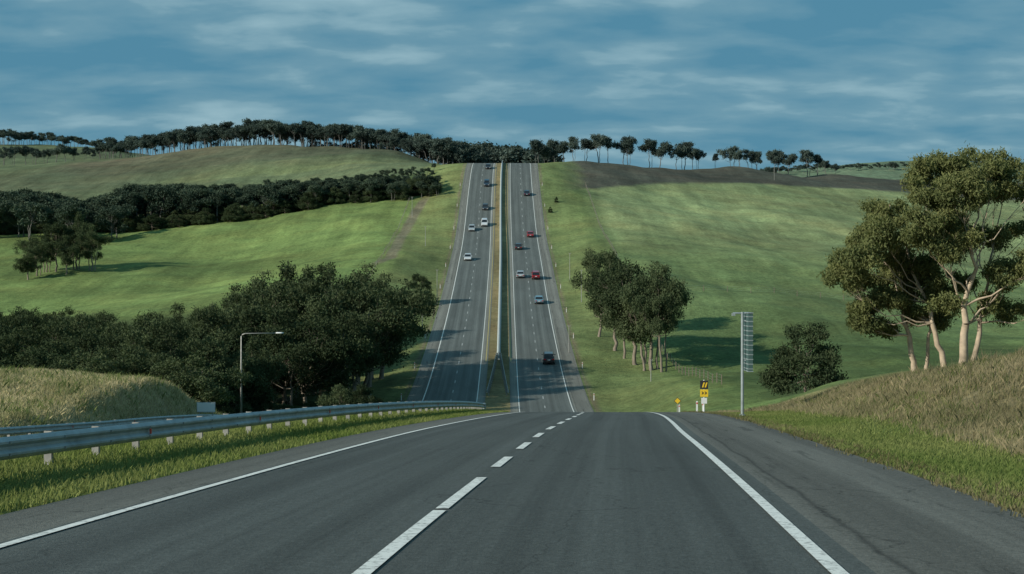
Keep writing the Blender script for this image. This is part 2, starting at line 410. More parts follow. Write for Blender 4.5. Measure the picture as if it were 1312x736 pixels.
# ---------------------------------------------------------------- guardrails
prof=[(0,.00),(.035,.03),(.06,.06),(.06,.09),(.01,.135),(.01,.175),(.06,.22),(.06,.25),(.035,.28),(0,.31)]
def guardrail(name,pts,top=.70,side=1,post=2.0,refl=True,endcurl=True):
    b=B(); n=len(pts)
    P3=[Vector(q) for q in pts]
    rings=[]
    for k,q in enumerate(P3):
        d=(P3[min(k+1,n-1)]-P3[max(k-1,0)]); d.z=0; d.normalize(); nr=Vector((d.y,-d.x,0))*side
        front=[q+nr*(.0+a)+Vector((0,0,top-.31+h)) for a,h in prof]
        back=[q+nr*(a-.008)+Vector((0,0,top-.31+h)) for a,h in reversed(prof)]
        rings.append(front+back)
    b.loft(rings,0)
    L=0; nextp=0
    for k in range(n-1):
        seg=(P3[k+1]-P3[k]).length
        while nextp<L+seg:
            t=(nextp-L)/seg; q=P3[k].lerp(P3[k+1],t); d=(P3[k+1]-P3[k]); d.z=0; d.normalize(); nr=Vector((d.y,-d.x,0))*side
            ang=math.atan2(d.y,d.x); M=Matrix.Rotation(ang,3,'Z')
            gz=tz(q.x,q.y)
            zt=q.z+top-.04
            cpt=q-nr*.20
            b.box((cpt.x,cpt.y,(zt+.04+gz-.3)/2),(.012,.11,zt+.04-gz+.3),1,M)
            for s_ in(-1,1):
                e=cpt+nr*.055*s_+d*.03
                b.box((e.x,e.y,(zt+.04+gz-.3)/2),(.06,.010,zt+.04-gz+.3),1,M)
            e=q-nr*.075; b.box((e.x,e.y,q.z+top-.155),(.10,.14,.26),1,M)
            for hh in (.07,.235):
                e=q+nr*.068; b.box((e.x,e.y,q.z+top-.31+hh),(.035,.02,.035),1,M)
            if refl and int(round(nextp/post))%4==1:
                e=q+nr*.075; b.box((e.x,e.y,q.z+top-.155),(.07,.02,.09),2,M)
            nextp+=post
        L+=seg
    if endcurl:
        e=P3[-1]; b.tube([(e.x,e.y,e.z+top-.34),(e.x,e.y,e.z+top+.03)],[.12,.12],10,0)
    return obj(name,b.mesh(name,[steel,steel_d,red]))
ys=np.concatenate([np.arange(8,60,1.0),np.arange(60,101,2.)])
guardrail('guardrail',[(float(C(y))-6.35,y,float(ZR(y))-.06) for y in ys],top=.66,side=1)
ys=np.arange(56,104,2.)
pts=[]
for y in ys:
    x=float(CL(y))-LH-1.0; pts.append((x,y,tz(x,y)+.35))
guardrail('guardrail',pts,top=.75,side=1)
jp=[(-.32,0),(-.30,.08),(-.17,.30),(-.10,.85),(.10,.85),(.17,.30),(.30,.08),(.32,0)]
ys=np.arange(238,560,4.)
b=B(); b.loft([[ (float(C(y))-6.22+a,y,float(ZR(y))-.02+h) for a,h in jp] for y in ys],0)
for y in np.arange(240,556,4.): b.box((float(C(y))-6.22,y,float(ZR(y))+1.0),(.08,.08,.36),1)
b.loft([[ (float(C(y))-6.22+a,y,float(ZR(y))+h) for a,h in [(-.06,1.08),(.06,1.08),(.06,1.24),(-.06,1.24)]] for y in ys],1)
obj('median_barrier',b.mesh('median_barrier',[concrete,steel]))
for s in(-1,1):
    pts=[]
    for y in np.arange(204,241,3.):
        t=1-(y-204)/36; xx=float(C(y))-6.22+s*(.35+1.1*t**1.0); pts.append((xx,y,float(ZR(y))-.02))
    guardrail('guardrail',pts[::-1],top=.8,side=-s,refl=False,endcurl=True)

# ---------------------------------------------------------------- trees
def tubes_np(paths,sides):
    Vs=[];Fs=[];c0=0
    for pts,rad in paths:
        pts=np.asarray(pts,float); k=len(pts)
        d=np.gradient(pts,axis=0); d/=np.linalg.norm(d,axis=1)[:,None]+1e-9
        ref=np.where(np.abs(d[:,0:1])<.8,np.array([[1.,0,0]]),np.array([[0,0,1.]]))
        a=np.cross(d,ref); a/=np.linalg.norm(a,axis=1)[:,None]; b=np.cross(d,a)
        t=np.arange(sides)*2*np.pi/sides
        V=pts[:,None,:]+(a[:,None,:]*np.cos(t)[None,:,None]+b[:,None,:]*np.sin(t)[None,:,None])*np.asarray(rad)[:,None,None]
        Vs.append(V.reshape(-1,3))
        i=np.arange(k-1)[:,None]*sides; j=np.arange(sides)[None,:]; j2=(j+1)%sides
        Fs.append(np.stack([i+j,i+j2,i+sides+j2,i+sides+j],-1).reshape(-1,4)+c0); c0+=k*sides
    return np.concatenate(Vs),np.concatenate(Fs)
def limb(rng,a,b,r0,r1,k=6,sag=.12):
    a=np.array(a,float); b=np.array(b,float); t=np.linspace(0,1,k); L=np.linalg.norm(b-a)
    p=a+(b-a)*t[:,None]
    j=rng.normal(0,L*.035,(k,3))*np.sin(np.pi*t)[:,None]
    p=p+j; p[:,2]+= -np.sin(np.pi*t)*L*sag*(.3+.7*rng.random())
    return p,r0+(r1-r0)*t**.8
def tree_mesh(name,seed,H,lobes,stems,n_leaf,ls,lm,bm_,sides=6,sub=7,trunk_r=None,flat=.8,droop=.5,aspect=.42,cr_=(.36,.6)):
    rng=np.random.default_rng(seed); lobes=np.array(lobes,float); tr=trunk_r or H*.02
    paths=[]; clumps=[]
    zlow=lobes[:,2].min()
    for si,(sx,sy) in enumerate(stems):
        mine=[l for l in lobes if min(range(len(stems)),key=lambda q:(stems[q][0]*1.6-l[0])**2+(stems[q][1]*1.6-l[1])**2)==si]
        if not mine: mine=[lobes[0]]
        mine=np.array(mine); ctr=mine[:,:3].mean(0)
        fork=np.array([sx+(ctr[0]-sx)*.25,sy+(ctr[1]-sy)*.25,max(H*.2,min(zlow*.8,H*.38))])
        top=np.array([ctr[0],ctr[1],ctr[2]+ (mine[:,2].max()-ctr[2])*.6])
        r=tr*(1 if si==0 else .65)
        tp,trd=limb(rng,(sx,sy,-.5),fork,r*1.25,r*.85,6,0); trd=trd.copy(); trd[0]*=1.3
        paths.append((tp,trd))
        up,urd=limb(rng,fork,top,r*.8,r*.12,8,0); paths.append((up,urd))
        for l in mine:
            zt=fork[2]+max(0,(l[2]-fork[2]))*rng.uniform(.05,.5)
            k=np.argmin(np.abs(up[:,2]-zt)); st=up[k]; rr_=urd[k]*.5
            lp,lr=limb(rng,st,l[:3]-np.array([0,0,l[3]*.3]),max(rr_,r*.10),r*.05,6); paths.append((lp,lr))
            for q in range(sub):
                d=rng.normal(size=3); d/=np.linalg.norm(d); d[2]=d[2]*.85+.08
                cc=l[:3]+d*l[3]*rng.uniform(.45,.95)*np.array([1,1,flat])
                cr=l[3]*rng.uniform(*cr_)
                clumps.append((*cc,cr))
                sp,sr=limb(rng,lp[rng.integers(3,6)],cc,r*.05,r*.015,4); paths.append((sp,sr))
    VT,FT=tubes_np(paths,sides)
    cl=np.array(clumps); wgt=cl[:,3]**2; wgt/=wgt.sum()
    idx=rng.choice(len(cl),n_leaf,p=wgt)
    d=rng.normal(size=(n_leaf,3)); d/=np.linalg.norm(d,axis=1)[:,None]
    rad=rng.random(n_leaf)**.45
    pos=cl[idx,:3]+d*(cl[idx,3]*rad)[:,None]*np.array([1.12,1.12,flat*.95])+rng.normal(0,ls*.6,(n_leaf,3))
    a=rng.normal(size=(n_leaf,3)); a[:,2]-=droop; a/=np.linalg.norm(a,axis=1)[:,None]
    nrm=rng.normal(size=(n_leaf,3))*.7+d; b_=np.cross(a,nrm); b_/=np.linalg.norm(b_,axis=1)[:,None]+1e-9
    s=ls*rng.uniform(.6,1.35,n_leaf)[:,None]
    q=np.stack([pos-a*s/2,pos+b_*s*aspect/2,pos+a*s/2,pos-b_*s*aspect/2],1).reshape(-1,3)
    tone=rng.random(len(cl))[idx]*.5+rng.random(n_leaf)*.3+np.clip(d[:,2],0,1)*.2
    FL=np.arange(n_leaf*4).reshape(-1,4)+len(VT)
    V=np.concatenate([VT,q]); Fa=np.concatenate([FT,FL])
    colr=np.concatenate([np.full(len(VT),.5),np.repeat(tone,4)])
    mi=np.concatenate([np.zeros(len(FT)),np.ones(n_leaf)])
    sm=np.concatenate([np.ones(len(FT),bool),np.zeros(n_leaf,bool)])
    return mesh_np(name,V,Fa,[bm_,lm],midx=mi,col=np.repeat(colr[:,None],3,1),smooth=sm)
def rand_lobes(seed,H,w,zb,n,lean=0,rs=(.12,.18),topl=True):
    rng=np.random.default_rng(seed); L=[]
    ax=rng.uniform(.75,1.25,2); sh=rng.uniform(-.12,.12,2)*w
    for i in range(n):
        r=H*rng.uniform(*rs)
        while True:
            q=rng.uniform(-1,1,3)
            if .2<np.linalg.norm(q)<1: break
        zc=(zb+1)/2*H; hz=(1-zb)/2*H-r*.7
        x=q[0]*(w/2-r*.5)*ax[0]+sh[0]*q[2]; y=q[1]*(w/2-r*.5)*ax[1]+sh[1]*q[2]; z=zc+q[2]*hz
        L.append((x+lean*z,y,z,r))
    if topl: L.append((lean*H*.8+sh[0],sh[1],H-H*.13,H*.13)) 
    return L
def bush_lobes(seed,H,w):
    rng=np.random.default_rng(seed); L=[]
    for k in range(9):
        a=k*.698+rng.uniform(-.2,.2); L.append((math.cos(a)*w*.34,math.sin(a)*w*.34,H*rng.uniform(.16,.26),H*rng.uniform(.15,.19)))
    for k in range(7):
        a=k*.9+rng.uniform(-.3,.3); L.append((math.cos(a)*w*.27,math.sin(a)*w*.27,H*rng.uniform(.42,.58),H*rng.uniform(.15,.20)))
    for k in range(4):
        a=k*1.6+rng.uniform(-.4,.4); L.append((math.cos(a)*w*.12,math.sin(a)*w*.12,H*rng.uniform(.70,.84),H*rng.uniform(.13,.17)))
    return L
mid=[]
for k in range(6):
    H=16; w=[14,16,13,17,14,14][k]; zb=[.16,.22,.12,.24,.18,.30][k]
    st=[[(0,0)],[(0,0),(1.2,.5)],[(0,0),(-1.0,.6),(1.0,-.4)],[(0,0),(1.6,0)],[(0,0)],[(0,0),(-1.3,0)]][k]
    mid.append(tree_mesh('woodland_tree_mesh',100+k,H,rand_lobes(50+k,H,w,zb,[20,24,18,25,21,18][k],(k-2)*.02,(.11,.18)),st,20000,.37,leaf_mid,bark_mid,5,7,aspect=.5,cr_=(.32,.58)))
bushes=[tree_mesh('bush_mesh',200+k,8,bush_lobes(70+k,8,9.5),[(0,0)],16000,.27,leaf_mid,bark_mid,5,6,aspect=.5) for k in range(2)]
def farset(lm):
    out=[]
    for k in range(10):
        H=12; w=[9,11,8.5,10,11,9,8,10,12,7][k]; zb=[.30,.45,.36,.5,.30,.42,.5,.20,.48,.35][k]
        out.append(tree_mesh('distant_tree_mesh',300+k,H,rand_lobes(90+k,H,w,zb,[13,14,12,13,15,13,10,16,15,10][k],(k%5-2)*.04,(.09,.16),k%3!=0),[(0,0)] if k%2 else [(0,0),(1.2,0)],3600,.56,lm,bark_far,4,5,trunk_r=.2,flat=.75,aspect=.55))
    return out
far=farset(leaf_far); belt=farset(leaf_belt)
big_l=[(1235,208,32),(1200,218,30),(1275,212,28),(1180,248,32),(1218,255,36),(1262,248,32),(1135,298,36),(1168,295,34),(1200,308,34),(1245,308,34),(1290,298,34),(1100,325,30),(1084,358,26),(1128,350,34),(1166,356,28),(1205,352,24),(1282,350,30),(1112,396,20),(1300,395,22),(1322,330,33),(1330,258,30),(1345,385,28),(1150,270,30),(1250,230,32),(1370,300,30),(1078,342,20),(1190,278,30),(1230,285,30),(1245,362,20),(1310,225,24),(1110,300,24),(1195,385,18),(1270,390,20)]
s_=110/F
rg=np.random.default_rng(5)
LB=[((x-1232)*s_,rg.uniform(-3.4,3.4),(474-y)*s_,r*s_*1.05) for x,y,r in big_l]
big=tree_mesh('eucalyptus_tree_mesh',9,17,LB,[(0,0),(-.9,.8),(1.2,1.4)],140000,.26,leaf_big,bark_big,8,10,trunk_r=.32,droop=.9,aspect=.36,cr_=(.24,.44))
LB2=[((x-1172)*s_,rg.uniform(-1.8,1.8),(478-y)*s_,r*s_*1.15) for x,y,r in [(1150,330,20),(1130,385,20),(1175,345,20),(1160,385,20),(1195,370,18),(1108,412,17),(1138,418,15),(1180,400,18),(1205,410,16),(1098,395,16)]]
big2=tree_mesh('eucalyptus_tree_mesh',10,9,LB2,[(0,0),(.9,.2)],40000,.25,leaf_big,bark_big,7,8,trunk_r=.22,droop=.9,aspect=.36)

def put(name,me,px,d,top=None,Hm=16,parent=None,s=None,wob=.1,X=None,sx=1.0):
    x=(px-656)/F*d if X is None else X
    z=tz(x,d)
    if s is None: s=((368-top)/F*d-z)/Hm
    o=obj(name,me,parent); o.location=(x,d,z-.1)
    o.rotation_euler=(random.uniform(-.03,.03),random.uniform(-.03,.03),random.uniform(0,6.28))
    a=random.uniform(1-wob,1+wob); s=max(s,.25); w=min(max(s,.7*1),1.5)*a*sx if Hm==16 else s*a*sx
    o.scale=(w,w,s); return o
o=obj('eucalyptus_tree',big); x=(1232-656)/F*110; o.location=(x,110,tz(x,110)-.1)
o=obj('eucalyptus_tree',big2); x=(1172-656)/F*112; o.location=(x,112,tz(x,112)-.1)
for k_,(px,t,d,sx) in enumerate([(768,312,262,.8),(788,320,248,.85),(815,328,234,.95),(834,330,229,.9),(848,350,226,.6),(800,343,240,.7)]):
    put('gum_tree',mid[[0,4,3,2,5,4][k_]],px,d,t,sx=sx)
put('round_bush_tree',bushes[0],1032,160,404,8,sx=1.0,wob=0)
put('shrub',bushes[1],537,300,347,8,sx=.9); put('shrub',bushes[0],705,432,264,8,sx=.7)
put('shrub',bushes[1],713,445,262,8,sx=.6)
for px,t,d in [(48,300,372),(72,280,378),(98,268,380),(118,285,374),(36,318,366),(85,300,370),(60,296,380)]:
    put('paddock_tree',mid[random.randrange(6)],px,d,t,sx=.8)
e=empty('valley_woodland')
vl=[(430,338,205),(402,345,212),(472,336,215),(452,352,198),(488,348,222),(368,330,232),(342,345,225),(352,378,192),(385,395,182),(322,380,195),(300,372,212),(286,395,190),(265,398,200),(322,425,172),(290,440,168),(250,392,212),(228,387,230),(200,397,220),(170,402,222),(140,396,232),(110,396,240),(80,391,250),(50,393,240),(20,391,250),(-5,395,240),(-40,393,240),(410,385,188),(440,390,190),(466,380,205),(395,335,250),(425,332,255),(340,362,245),(310,362,245),(280,384,240),(365,350,205)]
for px in range(-60,300,26): vl.append((px+random.uniform(-8,8),420+random.uniform(-12,14),165+random.uniform(-10,10)))
for px in range(-60,260,30): vl.append((px+random.uniform(-8,8),445+random.uniform(-8,14),140+random.uniform(-6,6)))
for px in range(-60,360,24): vl.append((px+random.uniform(-8,8),404+random.uniform(-10,10)-max(0,px-220)*.2,195+random.uniform(-10,10)))
for px,t,d in vl: put('tree',mid[random.randrange(6)],px,d,t,parent=e,sx=.92)
for px in range(240,470,14):
    d=random.uniform(165,190); put('understorey',bushes[random.randrange(2)],px,d,None,8,parent=e,s=random.uniform(.3,.6))
for px in range(-20,330,14):
    d=random.uniform(150,250); put('understorey',bushes[random.randrange(2)],px,d,None,8,parent=e,s=random.uniform(.4,.8))
e=empty('tree_belt')
bx=[-60,0,60,100,130,160,200,300,400,500,560]; bt=[246,245,242,256,248,238,234,235,228,221,221]
for r_,dd in enumerate((470,478,487,497,508)):
    px=-60
    while px<562:
        d=dd+random.uniform(-4,4)-(px-200)*.02
        t=np.interp(px,bx,bt)+random.uniform(-3,7)+(4-r_)*1.5
        put('tree',belt[[0,2,4,5,7,9][random.randrange(6)]],px,d,t,12,parent=e,sx=1.1); px+=random.uniform(7,12)
for px in np.arange(-60,160,7):
    d=random.uniform(435,470); put('tree',belt[random.randrange(10)],px,d,np.interp(px,[-60,160],[252,266])+random.uniform(-6,8),12,parent=e,sx=1.1)
for px in np.arange(-60,560,5): put('understorey',bushes[random.randrange(2)],px,464+random.uniform(-3,8),None,8,parent=e,s=random.uniform(.5,.8))
e=empty('ridge_tree_row')
rx=[130,200,270,340,420,500,560,620,690]; rt=[179,171,159,152,158,167,175,182,187]; rd=[745,712,700,690,678,650,630,610,590]
for row in range(3):
    px=128
    while px<688:
        d=np.interp(px,rx,rd)+row*9-4+random.uniform(-4,4)
        if px>598 : d=max(d,655+row*8)
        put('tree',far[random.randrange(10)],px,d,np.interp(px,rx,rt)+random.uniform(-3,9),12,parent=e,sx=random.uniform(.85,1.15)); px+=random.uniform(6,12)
for px in np.arange(400,600,7):
    d=np.interp(px,rx,rd)+20; put('understorey',bushes[random.randrange(2)],px,d,None,8,parent=e,s=random.uniform(.5,.8))
e=empty('ridge_tree_row')
for px,t in [(690,176),(698,184),(712,178),(724,178),(736,174),(752,176),(768,170),(778,173),(797,174),(806,178),(834,178),(846,179),(864,181),(878,179),(888,186),(893,190),(915,194),(938,185),(946,190),(960,189),(968,193),(990,191),(998,196),(1012,194),(1034,192),(1045,198),(1058,206),(1072,209)]:
    d=np.interp(px,[690,760,850,950,1060],[562,562,590,615,655])+random.uniform(-8,8)
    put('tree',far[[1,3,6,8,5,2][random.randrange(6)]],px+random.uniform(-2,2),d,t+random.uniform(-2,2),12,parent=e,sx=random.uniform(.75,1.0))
e=empty('distant_tree_row')
for px in np.arange(-40,140,5): put('tree',far[random.randrange(10)],px,1080+random.uniform(-30,30),np.interp(px,[0,70,140],[164,171,181])+random.uniform(-2,5),12,parent=e,sx=1.2)
for px in (5,18,33,60,72,84,110,118,45,96): put('tree',far[random.randrange(10)],px,790+random.uniform(-15,15),186+random.uniform(-3,5),12,parent=e,sx=1.0)
for px in np.arange(980,1340,5): put('tree',far[random.randrange(10)],px,1450+random.uniform(-30,30),np.interp(px,[980,1060,1100,1200,1340],[215,209,210,207,210])+random.uniform(-2,3),12,parent=e,sx=1.3)
for px in np.arange(1184,1350,8): put('tree',far[random.randrange(10)],px,690+random.uniform(-10,10),223+random.uniform(-3,5),12,parent=e,sx=1.0)

# ---------------------------------------------------------------- grass
def blades(name,x,y,h,w,c1,c2,lean=.35):
    nn_=len(x); z=terrain(x,y)-.01
    a=R.uniform(0,6.283,nn_); hh=h*R.uniform(.5,1.25,nn_); ww=w*R.uniform(.6,1.4,nn_)
    dx=np.cos(a)*ww/2; dy=np.sin(a)*ww/2
    lx=R.normal(.1,lean,nn_)*hh; ly=R.normal(0,lean,nn_)*hh
    p0=np.stack([x-dx,y-dy,z],1); p1=np.stack([x+dx,y+dy,z],1)
    m1=np.stack([x+dx*.7+lx*.35,y+dy*.7+ly*.35,z+hh*.6],1); m0=np.stack([x-dx*.7+lx*.35,y-dy*.7+ly*.35,z+hh*.6],1)
    t=np.stack([x+lx,y+ly,z+hh],1)
    V=np.stack([p0,p1,m1,t,m0],1).reshape(-1,3)
    pt=np.sin(x*.9+y*.33)*np.sin(x*.37-y*.21+1)*.35
    k=np.clip(R.random(nn_)*.7+.15+pt,0,1)[:,None]; cc=np.array(c1)*(1-k)+np.array(c2)*k; cc*=R.uniform(.75,1.2,(nn_,1))
    Fa=np.arange(nn_*5).reshape(-1,5)
    return mesh_np(name,V,Fa,[grass_mat],col=np.repeat(cc,5,0))
def scatter(n_,y0,y1,o0,o1,ref,pw=1.0,clump=.0):
    y=y0+(y1-y0)*R.random(n_)**pw; o_=o0+(o1-o0)*R.random(n_)
    if clump>0:
        k=n_//12; cy=y[:k]; co=o_[:k]; j=R.integers(0,k,n_); y=cy[j]+R.normal(0,clump,n_); o_=co[j]+R.normal(0,clump,n_)
    return ref(y)+o_,y
right=lambda y:C(y)+RR
med_=lambda y:C(y)-RL
lout=lambda y:CL(y)-LH
x,y=scatter(90000,12,75,.1,3.9,right,1.6); obj('verge_grass',blades('verge_grass',x,y,.09,.018,(.14,.20,.055),(.27,.30,.11)))
x,y=scatter(6000,12,90,-.1,.6,right,1.5,.08); obj('verge_grass',blades('edge_grass',x,y,.12,.018,(.14,.14,.06),(.26,.23,.13)))
x,y=scatter(95000,13,95,-.05,-5.2,med_,1.6); obj('verge_grass',blades('median_grass',x,y,.11,.02,(.15,.21,.05),(.28,.31,.11)))
x,y=scatter(180000,16,100,2.6,11,right,1.5,.12); obj('dry_grass',blades('bank_grass',x,y,.22,.012,(.20,.19,.10),(.42,.36,.22),.45))
x,y=scatter(50000,20,100,10,26,right,1.2,.2); obj('dry_grass',blades('bank_grass_b',x,y,.28,.02,(.22,.195,.11),(.42,.36,.22),.45))
x,y=scatter(16000,18,95,3.0,14,right,1.3,.18); obj('bank_weeds',blades('bank_weeds',x,y,.26,.022,(.08,.12,.04),(.17,.19,.07),.4))
x,y=scatter(9000,22,95,7,20,right,1.3,.10); obj('tall_dry_grass',blades('tall_dry_grass',x,y,.5,.014,(.20,.18,.10),(.38,.33,.20),.3))
x,y=scatter(130000,58,104,-.6,-24,lout,1.0,.22); obj('dry_grass',blades('mound_grass',x,y,.26,.03,(.36,.34,.17),(.62,.55,.34),.5))
x,y=scatter(9000,62,98,-2,-22,lout,1.0,.25); obj('mound_weeds',blades('mound_weeds',x,y,.42,.04,(.13,.18,.06),(.24,.28,.11),.4))

# ---------------------------------------------------------------- street furniture
def lamp(x,y,h,arm):
    gz=tz(x,y); b=B(); hz=h
    b.tube([(0,0,-.3),(0,0,.35)],[.16,.15],12,0)
    b.tube([(0,0,.3),(0,0,hz*.5),(0,0,hz-.25),(.12,0,hz-.06),(.45,0,hz+.03),(arm-.5,0,hz+.08)],[.11,.085,.06,.055,.05,.04],10,0)
    b.loft([[(arm-.6+u,dy*w,hz+.08+dz*t) for dy,dz in [(-1,-.3),(-.7,.6),(0,1),(.7,.6),(1,-.3),(0,-.6)]] for u,w,t in [(0,.05,.05),(.15,.15,.09),(.55,.17,.09),(.8,.06,.05)]],1)
    o=obj('street_lamp',b.mesh('street_lamp',[steel_d,white],True)); o.location=(x,y,gz); return o
y=150; x=(309-656)/F*y; gz=tz(x,y); lamp(x,y,(368-428)/F*y-gz,4.1)
y=60.; x=float(C(y))+6.72; gz=tz(x,y); b=B()
b.tube([(0,0,-.3),(0,0,.1)],[.12,.12],10,0)
b.tube([(0,0,0),(0,0,4.25)],[.062,.055],10,0)
b.tube([(-.38,0,4.2),(.32,0,4.2)],[.035,.035],8,0); b.box((-.36,0,4.15),(.12,.2,.1),0)
b.box((.23,0,3.05),(.18,1.3,2.3),1)
for k in range(12): b.box((.23,0,1.98+k*.19),(.205,1.32,.04),3)
b.box((.23,0,4.22),(.22,1.36,.03),0); b.box((.23,0,1.88),(.22,1.36,.03),0)
for zz in (2.3,3.1,3.9): b.box((.09,0,zz),(.10,.06,.06),0)
o=obj('roadside_sign',b.mesh('roadside_sign',[steel,grey,white,slat])); o.location=(x,y,gz)
def post_sign(name,px,y,h,panels,mats,rad=.035,off=None):
    x=(px-656)/F*y if off is None else float(C(y))+off
    b=B(); b.tube([(0,0,-.3),(0,0,h)],[rad,rad],8,0)
    for kind,z,w,hh,mi in panels:
        if kind=='d':
            for s__,yy,mm in ((1.0,-.05,mi),(.82,-.062,mi+1)):
                r=w/2*s__; ring=[(-r,0,z),(0,0,z-r),(r,0,z),(0,0,z+r)]
                b.loft([[(a,yy-.004,c) for a,_,c in ring],[(a,yy+.004,c) for a,_,c in ring]],mm)
        else:
            b.box((0,-.05,z),(w,.015,hh),mi)
    o=obj(name,b.mesh(name,mats)); o.location=(x,y,tz(x,y)); return o
o=post_sign('warning_sign',902,78,1.75,[('r',1.50,.42,.44,2),('r',1.06,.42,.38,1),('r',.66,.30,.30,3)],[white,yellow,black,white],.04)
b=B()
for s in(-.1,.06):
    b.poly([(s-.05,-.066,1.0),(s+.02,-.066,1.0),(s+.09,-.066,1.07),(s+.02,-.066,1.14),(s-.05,-.066,1.14),(s+.02,-.066,1.07)],0)
for s in(-.12,0.02):
    b.poly([(s,-.066,1.36),(s+.08,-.066,1.36),(s+.16,-.066,1.62),(s+.08,-.066,1.62)],1)
obj('arrow',b.mesh('arrow',[black,yellow]),o)
post_sign('curve_marker_sign',868,96,.95,[('d',.78,.46,.5,1)],[steel_d,black,yellow,black],.03)
def delin():
    b=B(); b.loft([[(-.05,-.02,z),(.05,-.02,z),(.05,.02,z),(-.05,.02,z)] for z in (-.2,.9)],0)
    b.box((0,-.024,.78),(.08,.008,.12),1); b.box((0,0,.925),(.09,.035,.05),0)
    return b
db=delin().mesh('marker_post',[white,red])
for y in list(range(84,110,16))+list(range(200,500,30)):
    for off,f in ((RR+.7,C),(-LH-.7,CL)):
        x=float(f(y))+off
        if y<110 and f is CL: continue
        o=obj('marker_post',db); o.location=(x,y,tz(x,y)); 
        if y<110: o.scale=(1,1,.6)
for px,yy in ((893,84),):
    x=(px-656)/F*yy; o=obj('marker_post',db); o.location=(x,yy,tz(x,yy)); o.scale=(1,1,.7)
def board(name,x,y,zc,w,h,mat,ax=0):
    gz=tz(x,y); b=B()
    for s in(-1,1): b.tube([(s*w*.35,.04,-.3),(s*w*.35,.04,zc-gz+h*.45)],[.03,.03],6,0)
    b.box((0,0,zc-gz),(w,.03,h),1); b.box((0,-.018,zc-gz),(w*.94,.006,h*.88),2)
    o=obj(name,b.mesh(name,[steel_d,steel,mat])); o.location=(x,y,gz); return o
board('road_sign',-17.95,87,P(0,522,87)[2],1.1,.6,white)
for px in (464,474): board('road_sign',(px-656)/F*195,195,P(0,512,195)[2],.55,1.3,steel_d)
def pole(x,y,h):
    b=B(); b.tube([(0,0,-.3),(0,0,h)],[.07,.045],8,0); b.box((0,0,h-.15),(.5,.06,.06),0); b.tube([(-.22,0,h-.1),(-.22,0,h+.05)],[.03,.03],6,0); b.tube([(.22,0,h-.1),(.22,0,h+.05)],[.03,.03],6,0)
    o=obj('utility_pole',b.mesh('utility_pole',[steel_d])); o.location=(x,y,tz(x,y))
for px,yy,h in [(560,300,7),(528,430,6),(545,380,5),(745,300,6.5),(730,330,6),(729,245,4.5),(834,212,3.2),(992,560,5),(541,262,4)]: pole((px-656)/F*yy,yy,h)
def fence(pts,step=4):
    b=B(); P2=[Vector((p[0],p[1],0)) for p in pts]; prev=None
    for k in range(len(P2)-1):
        L=(P2[k+1]-P2[k]).length; m_=max(1,int(L/step))
        for j in range(m_+1):
            q=P2[k].lerp(P2[k+1],j/m_); z=tz(q.x,q.y)
            if j<m_ or k==len(P2)-2: b.tube([(q.x,q.y,z-.2),(q.x,q.y,z+1.2)],[.07,.06],5,0)
            if prev is not None:
                for hh in(.4,.75,1.1): b.tube([(prev[0],prev[1],prev[2]+hh),(q.x,q.y,z+hh)],[.008,.008],3,1,False)
            prev=(q.x,q.y,z)
    obj('paddock_fence',b.mesh('paddock_fence',[wood,steel]))
fence([(float(C(y))+RR+15,y) for y in range(180,500,20)])
fence([(float(CL(y))-LH-16,y) for y in range(200,470,20)])
fence([(24,300),(60,312),(110,318),(170,315)],5)

# ---------------------------------------------------------------- vehicles
glass,nt,p=newmat('car_glass'); p.inputs['Base Color'].default_value=(.015,.02,.025,1); p.inputs['Roughness'].default_value=.12
tail,nt,p=newmat('tail_lamp'); p.inputs['Base Color'].default_value=(.35,.01,.01,1); p.inputs['Roughness'].default_value=.25
headl,nt,p=newmat('head_lamp'); p.inputs['Base Color'].default_value=(.7,.72,.72,1); p.inputs['Roughness'].default_value=.15
def carpaint(name,c):
    m,nt,p=newmat(name); oi=N(nt,'ShaderNodeTexCoord').outputs['Object']; rgb=N(nt,'ShaderNodeRGB'); rgb.outputs[0].default_value=(*c,1)
    nt.links.new(scalec(nt,rgb.outputs[0],mapr(nt,noise(nt,oi,3),.3,.7,.92,1.05)),p.inputs['Base Color'])
    p.inputs['Roughness'].default_value=.3; p.inputs['Metallic'].default_value=.2; p.inputs['Coat Weight'].default_value=.6
    return m
